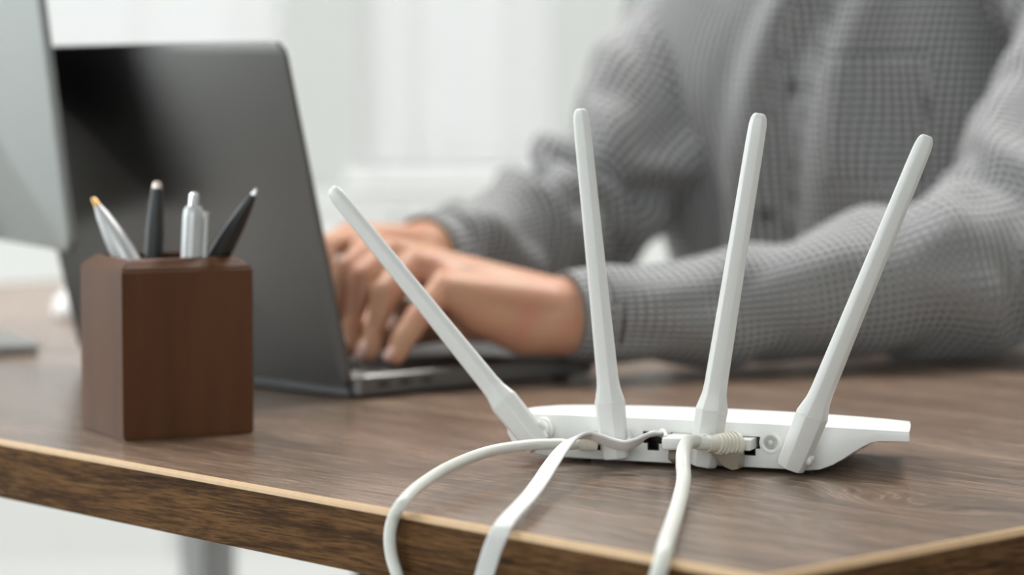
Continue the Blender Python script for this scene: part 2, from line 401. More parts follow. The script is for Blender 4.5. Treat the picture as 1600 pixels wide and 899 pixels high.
for off, z in ((-.0003, DZ - CH * 1.3), (-.0001, DZ - CH * .6), (CH * .45, DZ + .0001), (CH * 1.05, DZ + .0002), (CH * 1.05, DZ - .003)):
    rr.append([Vector(p) for p in ((off, off, z), (DD - off, off, z), (DD - off, DL - off, z), (off, DL - off, z))])
loft(bm, rr, False); obj('edge_trim', fixn(bm), tan_edge, desk)
for a in (.19, 1.41):
    for b_ in (.06, .76):
        l = obj('leg', boxbm((b_, a, (DZ - TK) / 2 + .004), (.04, .04, DZ - TK - .008), .003), dark_metal, desk)
        obj('foot_pad', boxbm((b_, a, .004), (.036, .036, .008)), black_plastic, l)
for a in (.19, 1.41): obj('crossbar', boxbm((.41, a, DZ - TK - .02), (.66, .03, .04), .003), dark_metal, desk)
obj('long_rail', boxbm((.41, .8, DZ - TK - .02), (.04, 1.19, .039), .003), dark_metal, desk)

# ------------------------------------------------------------------ router (local x along its back, y away from the lens)
RA = Vector((.0262, 1.3153, DZ)); RYAW = math.radians(-21.281)
router = thing('wifi_router', 'white wireless router with four upright antennas, seen from its socket side', 'router', RA, RYAW)
ZB = [(-.031, .0165), (-.0305, .0125), (-.028, .0085), (-.023, .0052), (-.014, .0030), (-.004, .0022), (.02, .002), (.08, .002), (.128, .002), (.134, .0026), (.1405, .0052), (.146, .0085), (.151, .0120), (.156, .0152), (.160, .0172), (.164, .0180), (.172, .0183), (.1786, .0185)]
def zb(x):
    for (a, p), (b_, q) in zip(ZB, ZB[1:]):
        if a <= x <= b_: return p + (q - p) * (x - a) / (b_ - a)
    return ZB[-1][1] if x > 0 else ZB[0][1]
def zt(x):  # height of the rear rim
    t = (x - .074) / .105
    return .0247 - .0006 * t * t
xs = sorted({x for x, _ in ZB} | {.02 + .01 * k for k in range(12)} | {.168, .176, .178, -.0302, -.026})
DEP = .088
def sect(x):
    """one slice of the body across its depth, as a closed ring in y,z"""
    b0, t0 = zb(x), zt(x); e = (x - .074) / .1052; edge = max(0, 1 - abs(e) ** 6)
    crest = .0026 * (1 - abs(e) ** 2.2)
    top = [(.0, t0 - .0011), (.0003, t0 - .0004), (.0011, t0), (.006, t0 + crest * .45), (.014, t0 + crest * .8), (.026, t0 + crest), (.045, t0 + crest * .7 - .001), (.07, t0 - .004), (.083, t0 - .0075), (DEP - .001, t0 - .010), (DEP, t0 - .012)]
    bf = min(b0 + .0, t0 - .013)
    return top + [(DEP, max(bf, 0.002) + .001), (DEP - .002, max(bf, .002)), (.045, b0), (.012, b0), (.0012, b0), (.0003, b0 + .0004), (0, b0 + .0010)]
rings = []
for x in xs:
    e = (x - .074) / .105
    rings.append([Vector((x - (.022 * (y / DEP) ** 1.2) * (1 if e > 0 else -1) * abs(e) ** 6, y + .0, z)) for y, z in sect(x)])
bm = newbm(); loft(bm, rings, True); fixn(bm)
body = obj('router_body', bm, white_plastic, router, 38)
# socket holes: a T shaped opening with its step at the bottom
def port_shape(cx, top, s=1.0, grow=0.0):
    w0, w1, w2 = .0108 / 2 * s + grow, .0062 / 2 * s + grow, .0036 / 2 * s + grow
    t, a, b_, c_ = top + grow, top - .0061 - grow, top - .0078 - grow, top - .0096 - grow
    return [(cx - w0, t), (cx + w0, t), (cx + w0, a), (cx + w1, a), (cx + w1, c_), (cx - w1, c_), (cx - w1, a), (cx - w0, a)]
PORTS = [(.0205, .0165), (.0482, .0178), (.0625, .0178), (.0985, .0178)]
cut = newbm()
for cx, top in PORTS: prism(cut, port_shape(cx, top), -.005, .012)
Mj = Matrix.Translation((.1092, 0, .0150)) @ Matrix.Rotation(PI / 2, 4, 'X')
lathe(cut, [(.0036, -.0032), (.0036, .005)], 24, Mj); fixn(cut)
cutter = obj('cutter', cut, white_plastic)
bo = body.modifiers.new('sockets', 'BOOLEAN'); bo.object = cutter; bo.operation = 'DIFFERENCE'; bo.solver = 'EXACT'
cutter.location = RA; cutter.rotation_euler = (0, 0, RYAW)
bpy.context.view_layer.update(); evaluated(body); bpy.data.objects.remove(cutter)
for cx, top in PORTS:
    bm = newbm(); o_, i_ = port_shape(cx, top, 1, -.00005), port_shape(cx, top, 1, -.0006)
    loft(bm, [[Vector((x, y, z)) for x, z in r] for r, y in ((o_, .0119), (o_, .0002), (i_, .0002), (i_, .0115))], False)
    bm.faces.new([bm.verts.new((x, .0115, z)) for x, z in i_]); bm.faces.new([bm.verts.new((x, .0119, z)) for x, z in o_])
    fixn(bm); s = obj('ethernet_socket', bm, black_plastic, body)
bm = newbm(); lathe(bm, [(.0056, -.0002), (.0056, .0004), (.0050, .0007), (.0040, .0006), (.0037, -.003), (.0035, -.003), (.0035, -.0002)], 28, Mj)
obj('power_jack_ring', fixn(bm), white_plastic, body, 40)
bm = newbm(); lathe(bm, [(.0013, -.0034), (.0013, .0002), (.0007, .0007)], 14, Mj); obj('power_pin', fixn(bm), boot_m, body, 40)
for x, y in ((.005, .014), (.122, .014), (.02, .07), (.115, .07)):
    bm = newbm(); lathe(bm, [(.005, -.0002), (.005, .0026)], 16, Matrix.Translation((x, y, 0))); obj('rubber_foot', fixn(bm), black_plastic, router)
# antennas: faceted bar with a wider hinge end
def antenna_bm(L):
    st = [(-.0035, .0058, .0046), (-.0030, .0066, .0052), (-.001, .0071, .0056), (.012, .0076, .0060), (.0245, .0079, .0060), (.0258, .0079, .0059), (.0275, .0074, .0056), (.0330, .0061, .0046), (.038, .0057, .0043), (.08, .0052, .0038), (.12, .0048, .0034), (L - .016, .0046, .0032), (L - .006, .0044, .0030), (L - .0025, .0039, .0025), (L - .0008, .0031, .0018), (L, .0020, .0010)]
    bm = newbm(); rg = []
    for z, a, b_ in st:
        rg.append([Vector((x, y, z)) for x, y in ((a, -b_ * .25), (a, b_ * .25), (a * .62, b_), (-a * .62, b_), (-a, b_ * .25), (-a, -b_ * .25), (-a * .50, -b_), (a * .50, -b_))])
    loft(bm, rg, True); fixn(bm)
    es = [e for e in bm.edges if abs(e.verts[0].co.z - e.verts[1].co.z) > .0015]
    bmesh.ops.bevel(bm, geom=es, offset=.0005, segments=2, affect='EDGES', profile=.5)
    return bm
ANT = [(-.0105, .0120, -41.9, .170, -10, 'leaning far to the left'), (.0321, .0083, -6.24, .1728, -8, 'leaning slightly left, beside the empty socket'), (.0787, .0070, 9.08, .1731, 12, 'leaning slightly right'), (.1241, .0078, 22.0, .1723, 24, 'leaning right, beside the power socket')]
for x, z, ang, L, tw, what in ANT:
    Mx = Matrix.Translation((x, -.0125, z)) @ Matrix.Rotation(math.radians(ang), 4, 'Y')
    bm = antenna_bm(L); bm.transform(Mx @ Matrix.Rotation(math.radians(tw), 4, 'Z'))
    a = obj('antenna', bm, antenna_plastic, router, 30); a['label'] = 'white antenna ' + what
    bm = newbm(); lathe(bm, [(.0062, -.001), (.0062, .004), (.0050, .0045), (.0050, .0125), (.004, .013)], 24, Matrix.Translation((x, .0, z + .0045)) @ Mx.to_3x3().to_4x4() @ Matrix.Rotation(PI / 2, 4, 'X'))
    obj('hinge_knuckle', fixn(bm), white_plastic, a, 40)
    bm = newbm(); 
    Mk = Mx @ Matrix.Translation((.0074, .001, .004)) @ Matrix.Rotation(PI / 2, 4, 'Y')
    lathe(bm, [(.0027, -.001), (.0027, .0006), (.002, .0013)], 20, Mk); obj('hinge_pin', fixn(bm), antenna_plastic, a, 40)

RM = rootm(router)
def rp(x, y, z): return RM @ Vector((x, y, z))
# ------------------------------------------------------------------ cables
def plug_bm(cx, zc, y0, y1):
    return boxbm((cx, (y0 + y1) / 2, zc), (.0100, y1 - y0, .0056), .0006)
def to_floor(p, run):
    """the rest of a hanging cable: down beside the desk and along the floor"""
    d = -e2
    return [Vector((p.x, p.y, .52)) + d * .006, Vector((p.x, p.y, .30)) + d * .010, Vector((p.x, p.y, .10)) + d * .020, Vector((p.x, p.y, .022)) + d * .050, Vector((p.x, p.y, .0065)) + d * .10, Vector((p.x, p.y, .0065)) + d * .16 + e1 * run]
# cable with the thin round cord hanging at the left
c1 = thing('ethernet_cable', 'thin round cream cable bending left from the router, leftmost of three over the desk edge', 'cable', rp(.0205, -.02, .0135), 0, 'cables plugged into the router')
bm = plug_bm(.0205, .0136, -.010, .008); bm.transform(RM); obj('plug', bm, clear_plug, c1, None, c1)
bm = newbm(); box(bm, (.0190, -.0165, .0130), (.0105, .014, .0078), .0024, Matrix.Rotation(.35, 3, 'Z'), 3); bm.transform(RM); obj('plug_boot', bm, boot_m, c1, 40, c1)
P1 = [rp(.0175, -.020, .0128), rp(.0115, -.0265, .0126), at(872, 694, .013), at(820, 696.5, .0135), at(760, 707, .013), at(700, 731, .012), at(655, 760, .009), at(628, 787, .0052)]
ed = lambda px, py, out, z: at(px, py, z)
def hang(px, py, out):
    """point of sight that lies out metres in front of the long desk edge face"""
    u = (px - 800) / F; v = (py - 449.5) / F; c, s = math.cos(PITCH), math.sin(PITCH)
    d = Vector((u, c - v * s, -s - v * c)); o = Vector((0, 0, EYE + DZ)); q = desk_pt(0, -out, 0)
    return o + d * ((q - o).dot(e2) / d.dot(e2))
P1 += [hang(614, 812, .0034), hang(609, 840, .0042), hang(612, 870, .004), hang(621, 900, .004), hang(630, 935, .004), hang(634, 990, .005)]
P1 += to_floor(P1[-1], .12)
bm = newbm(); tube(bm, P1, .0028, 230, 16); obj('cord', bm, cream_cable, c1, 180, c1)
# flat ribbon cable
c2 = thing('flat_ethernet_cable', 'flat white ribbon cable twisting from the router over the desk edge', 'cable', rp(.0625, -.02, .0135), 0, 'cables plugged into the router')
bm = plug_bm(.0635, .0149, -.010, .008); bm.transform(RM); p_ = obj('plug', bm, clear_plug, c2, None, c2)
bm = newbm(); box(bm, (.0640, -.0160, .0149), (.0110, .012, .0064), .0016, Matrix.Rotation(.25, 3, 'Z'), 3); bm.transform(RM); obj('plug_boot', bm, flat_cable, c2, 40, c2)
bm = newbm(); box(bm, (.0650, -.012, .0085), (.0075, .010, .008), .0012, Matrix.Rotation(-.35, 3, 'X')); bm.transform(RM); obj('latch_hood', bm, hood_m, c2, None, c2)
WV = (.97, -.25, 0)
P2 = [(rp(.0605, -.020, .0150), (0, -1, .15)), (at(1036, 680.5, .0172), (0, -1, .25)), (at(1020, 679, .0185), (0, -.97, .25)), (at(1006, 684, .0175), (0, -.9, .4)), (at(992, 692, .0150), (0, -.8, .6)), (at(976, 696.5, .0136), (0, -.75, .65)), (at(958, 693, .0145), (0, -.75, .65)), (at(940, 686.5, .0165), (.05, -.80, .6)), (at(922, 681, .0182), (.2, -.85, .5)), (at(906, 682, .0185), (.45, -.80, .38)), (at(890, 690, .0172), (.75, -.60, .28)), (at(875, 706, .0145), (.92, -.38, .18)), (at(859, 729, .0112), (.97, -.25, .06)), (at(845, 751, .0082), (.97, -.25, 0)), (at(829, 773, .0072), (.97, -.25, 0)), (hang(811, 793, -.020), WV), (hang(803, 801, -.012), WV), (hang(797, 808, -.006), WV), (hang(791, 815, -.0005), WV),
      (hang(786, 823, .0035), WV), (hang(781, 832, .0055), WV), (hang(776, 843, .0064), WV), (hang(770, 858, .0064), WV), (hang(764, 876, .0060), WV), (hang(757, 900, .0055), WV), (hang(746, 945, .0055), WV), (hang(736, 1000, .0060), WV)]
P2 += [(p, WV) for p in to_floor(P2[-1][0], .09)]
S = catmull([(*p, *Vector(d).normalized()) for p, d in P2], 280); pts = [Vector(s[:3]) for s in S]; rings = []
for i, s in enumerate(S):
    t = (pts[min(i + 1, 279)] - pts[max(i - 1, 0)]).normalized(); wv = Vector(s[3:]); wv = (wv - t * wv.dot(t)).normalized(); nv = t.cross(wv)
    ring = []
    for x, y in rrect(.0082, .0017, .0008, 3): ring.append(pts[i] + wv * x + nv * y)
    rings.append(ring)
bm = newbm(); loft(bm, rings, True); obj('ribbon', fixn(bm), flat_cable, c2, 45, c2)
# thick round cable with a ridged boot
c3 = thing('ethernet_cable', 'thick round cream cable with a ridged boot, rightmost of three over the desk edge', 'cable', rp(.0985, -.02, .0135), 0, 'cables plugged into the router')
bm = plug_bm(.0970, .0147, -.011, .008); bm.transform(RM); obj('plug', bm, clear_plug, c3, None, c3)
ba, bb = rp(.0955, -.010, .0147), rp(.0845, -.0265, .0167)
Mb = align(ba, bb); L_ = (bb - ba).length; bm = newbm(); pr = [(.0052, 0), (.0062, .001)]
for k in range(6):
    z = .0025 + k * .0021; r = .0065 - k * .00030; pr += [(r, z), (r, z + .0010), (r - .0010, z + .0013), (r - .0010, z + .0019)]
pr += [(.0044, .0158), (.0042, L_), (.003, L_ + .0003)]
lathe(bm, pr, 24, Mb); obj('ridged_boot', fixn(bm), boot_m, c3, 30, c3)
bm = newbm(); prism(bm, [(.0860, .0118), (.0985, .0118), (.0985, .0040), (.0955, .0034), (.0915, .0048), (.0880, .0080)], -.020, -.009); bm.transform(RM); obj('latch_hood', bm, hood_m, c3, None, c3)
P3 = [rp(.0865, -.0240, .0165), rp(.0810, -.0310, .0176), at(1120, 684, .0178), at(1107, 686.5, .0170), at(1096, 692, .0165), at(1084, 690.5, .0185), at(1074, 693, .0190), at(1068, 706, .0175), at(1067.5, 728, .0128), at(1068, 752, .0076), at(1061, 785, .0045), at(1050, 822, .0042), at(1040, 853, .0040), hang(1033, 884, .0036), hang(1027, 905, .0046), hang(1018, 950, .0046), hang(1012, 1010, .0055)]
P3 += to_floor(P3[-1], -.04)
bm = newbm(); tube(bm, P3, [.0034] * 5 + [.0035] * (len(P3) - 5), 230, 18); obj('cord', bm, cream_cable, c3, 180, c3)

# ------------------------------------------------------------------ pen holder
CU = Vector((-.20965, 1.39231, DZ)); cph = 1.07767
cu1 = Vector((-math.cos(cph), math.sin(cph), 0)); cu2 = Vector((math.sin(cph), math.cos(cph), 0)); ca, cb, chh = .0700, .0760, .0925
cc = CU + cu1 * ca / 2 + cu2 * cb / 2
holder = thing('pen_holder', 'square brown wooden pen holder with chamfered rim, holding four pens', 'pen holder', cc, math.atan2(cu2.y, cu2.x))
def sq(hx, hy, z): return [Vector((-hx, -hy, z)), Vector((hx, -hy, z)), Vector((hx, hy, z)), Vector((-hx, hy, z))]
hx, hy = cb / 2, ca / 2
bm = newbm()
loft(bm, [sq(hx, hy, 0), sq(hx, hy, chh), sq(hx - .0062, hy - .0062, chh + .0056), sq(hx - .010, hy - .010, chh + .0058), sq(hx - .010, hy - .010, .008)], True)
fixn(bm); bmesh.ops.bevel(bm, geom=[e for e in bm.edges if len(e.link_faces) == 2 and e.calc_face_angle() > .3], offset=.0011, segments=2, affect='EDGES')
obj('holder_body', bm, cup_wood, holder, 35)
bm = newbm(); loft(bm, [sq(hx - .0101, hy - .0101, chh + .001), sq(hx - .0101, hy - .0101, .0082), sq(hx - .0112, hy - .0112, .0090), sq(hx - .0112, hy - .0112, chh + .001)], False)
bm.faces.new([bm.verts.new(v) for v in sq(hx - .0112, hy - .0112, .0091)]); obj('felt_lining', bm, lining_m, holder)

def pen(name, label, tip, rim, parts):
    """tip: upper end; the pen runs from it through the rim point down into the holder; parts: (name, profile measured down from the top, material, label)"""
    d = (rim - tip).normalized(); k = (DZ + .0105 - tip.z) / d.z
    low = tip + d * k; L = (low - tip).length
    t = thing(name, label, 'pen', low, 0, 'pens in the wooden holder'); Mt = align(tip, low)
    for pn, prof, m, lb in parts:
        bm = newbm(); lathe(bm, [(r, (z if z >= 0 else L + z)) for r, z in prof], 20, Mt); fixn(bm)
        o = obj(pn, bm, m, t, 35, t)
        if lb: o['label'] = lb
    return t, Mt, L
PY = 1.4385
pen('ballpoint_pen', 'silver pen with a brass point, leaning left in the wooden holder', atY(145, 309, PY + .006), atY(194, 398, PY + .001),
    [('point', [(.0008, 0), (.0014, .001), (.0021, .0055)], brass, 'brass point'), ('barrel', [(.0021, .0055), (.0040, .012), (.0060, .024), (.0070, .034), (.0072, .05), (.0045, -.002), (.003, 0.0 - .0005)], pen_silver, None)])
tB, MB_, LB = pen('ballpoint_pen', 'dark grey pen with a pale round end, standing nearly upright', atY(246, 283, PY + .017), atY(240, 397, PY + .017),
    [('end_cap', [(.0008, 0), (.0020, .0006), (.0026, .002), (.0028, .0040)], copper_end, 'pale end'), ('barrel', [(.0032, .0040), (.0040, .012), (.0052, .03), (.0054, .05), (.0050, -.012), (.0015, -.0005)], pen_grip, None)])
tC, MC, LC = pen('click_pen', 'silver click pen with push button and clip, standing upright', atY(304, 300, PY - .013), atY(299, 398, PY - .013),
    [('push_button', [(.0012, 0), (.0027, .001), (.0029, .007), (.0029, .009)], pen_chrome, 'chrome push button'), ('barrel', [(.0040, .0078), (.0054, .010), (.0058, .014), (.0058, .06), (.0050, -.015), (.0010, -.0005)], pen_silver, None)])
bm = newbm(); box(bm, (.0, 0, 0), (.0030, .0016, .040), .0006)
Rm = Matrix.Translation(Vector((.0072, -.001, .0305)))
bm.transform(MC @ Rm)
# the clip sits on the right of the barrel as seen from the router
xdir = (MC.to_3x3() @ Vector((1, 0, 0)))
if xdir.x < 0:
    bm.transform(Matrix.Translation(-xdir * .0144))
obj('clip', bm, pen_chrome, tC, None, tC)
bm = newbm(); box(bm, (.0064 if xdir.x > 0 else -.0064, -.0005, .0125), (.0035, .003, .004), .0006); bm.transform(MC); obj('clip_mount', bm, pen_chrome, tC, None, tC)
pen('ballpoint_pen', 'glossy black pen with a small metal tip, leaning right', atY(401, 295, PY - .012), atY(342, 397, PY - .004),
    [('point', [(.0006, 0), (.0013, .001), (.0017, .004)], pen_chrome, 'metal tip'), ('barrel', [(.0022, .004), (.0034, .010), (.0052, .024), (.0062, .036), (.0066, .05), (.0055, -.004), (.003, -.0005)], pen_black, None)])

# ------------------------------------------------------------------ laptop (local x towards the user, y along the hinge)
LN = Vector((-.0958, 1.58536, DZ)); LPH = .8198; LLEAN = .242; LW, LD = .297, .212
lu2 = Vector((math.sin(LPH), math.cos(LPH), 0)); lu1 = Vector((-math.cos(LPH), math.sin(LPH), 0))
laptop = thing('laptop', 'open space grey laptop seen from behind its lid, man typing on it', 'laptop', LN, math.atan2(lu2.y, lu2.x))
def slab(w, d, z0, z1, r, cx, cy, ed=.0012):
    bm = newbm(); rg = []
    for s, z in ((ed, z0), (0, z0 + ed), (0, z1 - ed), (ed, z1)):
        rg.append([Vector((cx + x, cy + y, z)) for x, y in rrect(w - 2 * s, d - 2 * s, r)])
    loft(bm, rg, True); return fixn(bm)
base = obj('base', slab(LD, LW, .0022, .0150, .010, LD / 2, LW / 2), space_grey, laptop, 40)
obj('keyboard_well', boxbm((.082, LW / 2, .0149), (.124, LW - .024, .0008)), key_black, base)  # well and keys reach onto the palm rest, darkening it for the hand's shade
kw, kd = (LW - .036) / 14, .0207
kme = None
for r in range(6):
    for k in range(14):
        if r == 5 and 4 <= k <= 8: continue
        bm = boxbm((0, 0, 0), (kd - .0026 if r else .0085, kw - .0026, .0012), .0003, None, 1) if kme is None or r == 0 else None
        o = obj('key', bm, key_black, base) if bm else None
        if o is None: o = bpy.data.objects.new('key', kme); COL.objects.link(o); o.parent = base
        elif r == 1 or kme is None and r: kme = o.data
        if r == 1 and k == 0: kme = o.data
        o.location = (.028 + r * kd - (.001 if r else -.001), .018 + kw * (k + .5), .0156)
obj('key', boxbm((.028 + 5 * kd - .001, .018 + kw * 6.5, .0156), (kd - .0026, kw * 5 - .0026, .0012), .0003), key_black, base)
obj('trackpad', slab(.056, .105, .0148, .0152, .004, .179, LW / 2, .0001), space_grey, base)
for x in (.022, .040, .058): obj('port_slot', slab(.0092, .0004, .0072, .0104, .0001, x, .0, .00005) if False else boxbm((x, .0, .0088), (.0092, .0010, .0032), .0003), key_black, base)
for x, y in ((.018, .02), (.018, LW - .02), (LD - .018, .02), (LD - .018, LW - .02)):
    bm = newbm(); lathe(bm, [(.006, 0), (.006, .0024)], 16, Matrix.Translation((x, y, 0))); obj('rubber_foot', fixn(bm), black_plastic, laptop)
bm = newbm(); lathe(bm, [(.0044, -.11), (.0044, .11)], 16, Matrix.Translation((.0035, LW / 2, .0118)) @ Matrix.Rotation(PI / 2, 4, 'X')); obj('hinge', fixn(bm), hinge_m, laptop, 40)
obj('rear_strip', boxbm((.0006, LW / 2, .0082), (.0024, LW - .012, .0126), .0008), hinge_m, laptop)  # black strip across the base's rear, below the lid edge
LL = .2185
def lidM(): return Matrix.Translation((-.0022, 0, .0078)) @ Matrix.Rotation(-LLEAN, 4, 'Y')
bm = newbm(); rg = []
for s, x in ((.0014, -.0018), (.0005, -.0014), (0, -.0006), (0, .0012)):
    rg.append([Vector((x, LW / 2 + a, LL / 2 + b_)) for a, b_ in rrect(LW - 2 * s, LL - 2 * s, .0105)])
loft(bm, rg, True); fixn(bm); bm.transform(lidM()); lid = obj('lid', bm, space_grey, laptop, 40)
bm = boxbm((.0012, LW / 2, LL / 2 + .003), (.0006, LW - .012, LL - .022)); bm.transform(lidM()); obj('screen', bm, glass_black, lid)

# ------------------------------------------------------------------ desktop computer (local x along the screen, y towards its front)
MO = Vector((-.2792, 1.66, 0)); mdir = Vector((-.44, .9, 0)).normalized()
mon_w = .62
mc = MO + mdir * mon_w / 2
comp = thing('desktop_computer', 'silver all-in-one desktop computer seen from behind, cut off by the left frame edge', 'computer', (mc.x, mc.y, DZ), math.atan2(-mdir.y, -mdir.x))
# local +x points back along -mdir (towards the near edge); its back then faces local -y or +y
back = Vector((-.9, -.44, 0)).normalized(); sgn = 1 if (Matrix.Rotation(-math.atan2(-mdir.y, -mdir.x), 3, 'Z') @ back).y > 0 else -1
LEAN = math.radians(6.6); zb0, mh = .0870, .46
Ms = Matrix.Translation((0, 0, zb0)) @ Matrix.Rotation(-sgn * LEAN, 4, 'X')
bm = newbm(); rg = []
out_ = rrect(mon_w, mh, .012, 6)
for sc_, dpt in ((1, -.0012), (1, .003), (.995, .0045), (.94, .007), (.85, .011), (.70, .016), (.5, .021), (.25, .024)):
    rg.append([Vector((x * sc_, sgn * dpt, mh / 2 + z * sc_)) for x, z in out_])
loft(bm, rg, True); fixn(bm); bm.transform(Ms); obj('housing', bm, silver, comp, 30)
bm = boxbm((0, -sgn * .0014, mh / 2 + .035), (mon_w - .008, .0008, mh - .075)); bm.transform(Ms); obj('screen', bm, glass_black, comp)
bm = newbm(); box(bm, (0, sgn * .045, .14), (.19, .010, .27), .004, Matrix.Rotation(-sgn * .12, 3, 'X')); obj('stand_neck', bm, silver, comp)
obj('stand_foot', slab(.17, .17, 0, .009, .008, 0, sgn * .045, .002), silver, comp, 40)

# ------------------------------------------------------------------ mouse
mo = thing('computer_mouse', 'white computer mouse on the desk left of the pen holder', 'mouse', (-.336, 2.205, DZ), math.atan2(.44, .9))
bm = newbm(); rg = []
for z, s in ((0, .94), (.004, 1), (.012, 1), (.020, .95), (.027, .82), (.032, .6), (.035, .3), (.0356, .02)):
    rg.append([Vector((x * s, y * s, z + (.003 if z > .01 else 0) * x / .05)) for x, y in rrect(.112, .062, .030, 8)])
loft(bm, rg, True); obj('shell', fixn(bm), mouse_white, mo, 60)
bm = newbm(); lathe(bm, [(.006, -.003), (.007, 0), (.006, .003)], 16, Matrix.Translation((.030, 0, .0285)) @ Matrix.Rotation(PI / 2, 4, 'X')); obj('scroll_wheel', fixn(bm), dark_metal, mo, 40)

# ------------------------------------------------------------------ the man (local x to his right, y forward)
A0, B0 = .765, .985
pc = desk_pt(A0, B0, 0)
person = thing('person', 'person in a grey checked shirt seated behind the laptop, both hands on its keyboard', 'person', pc, math.atan2(e1.y, e1.x))
PM = rootm(person)
def pl(x, y, z): return PM @ Vector((x, y, z))
# torso surface of the shirt
TOR = [(.50, .175, .118, 0, -.01), (.62, .172, .118, .012, 0), (.74, .180, .120, -.006, .012), (.84, .184, .124, .002, .020), (.94, .196, .126, .012, .022), (1.02, .198, .120, .0, .018), (1.075, .190, .105, -.026, .010), (1.11, .155, .088, -.028, .004), (1.135, .105, .072, -.028, .002), (1.150, .070, .064, -.028, .004)]
TS = catmull(TOR, 150)
def torso(th, i):
    z, a, b_, ox, oy = TS[i]; ex = 2 / 2.35
    c, s = math.cos(th), math.sin(th)
    x = a * math.copysign(abs(c) ** ex, c); y = b_ * math.copysign(abs(s) ** ex, s)
    front = max(0, s)
    # hanging folds, drawn in towards the button strip
    fold = .0045 * math.sin(th * 9 + z * 9 + 1.3 * math.sin(z * 14)) + .0035 * math.sin(z * 34 + th * 5) + .003 * noise.noise(Vector((x * 14, z * 9, y * 14)))
    xx = x + .25 * (z - .9); ridge = .013 * math.exp(-((xx + .008) / .014) ** 2) - .010 * math.exp(-((xx + .050) / .016) ** 2) + .009 * math.exp(-((xx + .086) / .020) ** 2) - .006 * math.exp(-((xx - .028) / .014) ** 2)
    k = (fold * (.55 + .45 * front) + ridge * front * min(1, max(0, (1.1 - z) / .1)))
    return Vector((x + ox, y + oy, z)) + Vector((c * a, s * b_, 0)).normalized() * k
NT = 160; SM = [2 * PI * j / NT for j in range(NT)]
peri = [0.0]
for j in range(NT): peri.append(peri[-1] + (torso(SM[(j + 1) % NT], 75) - torso(SM[j], 75)).length)
shirt_bm = newbm()
loft(shirt_bm, [[torso(a, i) for a in SM] for i in range(150)], True, True, lambda i, j: (peri[j], TS[i][0]))
shirt = obj('shirt', shirt_bm, shirt_m, person, 180); shirt['label'] = 'grey and white small checked shirt'
def front_patch(x0, x1, z0, z1, off, nx, nz, tilt=0.0):
    """a piece of cloth lying on the front of the torso, off metres proud of it"""
    bm = newbm(); lay = bm.loops.layers.uv.verify()
    def surf(x, z, o):
        best = min(range(150), key=lambda i: abs(TS[i][0] - z)); a, b_ = TS[best][1], TS[best][2]
        u = max(-.98, min(.98, (x - TS[best][3]) / a)); c = math.copysign(abs(u) ** (2.35 / 2), u)
        p = torso(math.acos(c), best); return Vector((p.x, p.y + o, z))
    G = [[bm.verts.new(surf(x0 + (x1 - x0) * i / nx - tilt * (z0 + (z1 - z0) * k / nz - .9), z0 + (z1 - z0) * k / nz, off if 0 < i < nx and 0 < k < nz else -.001)) for i in range(nx + 1)] for k in range(nz + 1)]
    for k in range(nz):
        for i in range(nx):
            f = bm.faces.new((G[k][i], G[k][i + 1], G[k + 1][i + 1], G[k + 1][i]))
            for lp in f.loops: lp[lay].uv = (lp.vert.co.x, lp.vert.co.z + .003)
    return fixn(bm), surf
bm, surf = front_patch(-.054, -.016, .62, 1.10, .0035, 12, 120, .25); obj('button_placket', bm, shirt_m, shirt, 180)
bm, _ = front_patch(-.150, -.075, .855, .962, .0028, 20, 24); obj('chest_pocket', bm, shirt_m, shirt, 180)
for z in (.725, .832, .937, 1.042):
    p = surf(-.035 - .25 * (z - .9), z, .0065); bm = newbm(); lathe(bm, [(.0040, -.001), (.0058, 0), (.0058, .0014), (.0044, .0020)], 18, Matrix.Translation(p) @ Matrix.Rotation(-PI / 2, 4, 'X')); obj('button', fixn(bm), button_m, shirt, 40)
bm = newbm(); loft(bm, [[Vector((.066 * math.cos(a) - .028, .062 * math.sin(a) + .004, 1.140 + .012 * math.sin(a) * -1 + dz)) * 1 for a in SM[::4]] if q else [Vector((.074 * math.cos(a) - .028, .070 * math.sin(a) + .004, 1.125 - .014 * math.sin(a) + dz)) for a in SM[::4]] for q, dz in ((0, 0), (0, .018), (1, .040), (1, .0))], False, True, lambda i, j: (j * .0118, i * .02)); obj('collar', fixn(bm), shirt_m, shirt, 60)

def sleeve(ctrl, seed, elbow, n=200, seg=110, cells=54, amp=1.0):
    """ctrl: (point, radius sideways, radius up); folds gather round the elbow"""
    S = catmull([(*p, a, b_) for p, a, b_ in ctrl], n); pts = [Vector(s[:3]) for s in S]; fr = frames(pts)
    Ls = [0.0]
    for i in range(1, n): Ls.append(Ls[-1] + (pts[i] - pts[i - 1]).length)
    le = Ls[int(elbow * (n - 1))]; rings = []
    for i, (t, x, y) in enumerate(fr):
        r = []
        for j in range(seg):
            a = 2 * PI * j / seg; L = Ls[i]; g = math.exp(-((L - le) / .10) ** 2)
            q = noise.noise(Vector((math.cos(a) * 1.1 + seed, math.sin(a) * 1.1, L * 16)))
            d = (.0022 + .0055 * g) * math.sin(L * 66 + 2.2 * math.sin(a * 2 + seed) + 3.0 * q + a * 1.0) + (.004 + .004 * g) * q + .002 * math.sin(L * 48 - a * 2 + seed)
            d *= amp * min(1, (Ls[-1] - L) / .03 + .15)
            r.append(pts[i] + x * math.cos(a) * (S[i][3] + d) + y * math.sin(a) * (S[i][4] + d))
        rings.append(r)
    bm = newbm(); loft(bm, rings, False, True, lambda i, j: (j / seg * cells * .0062, Ls[i]))
    return bm, pts, fr, S
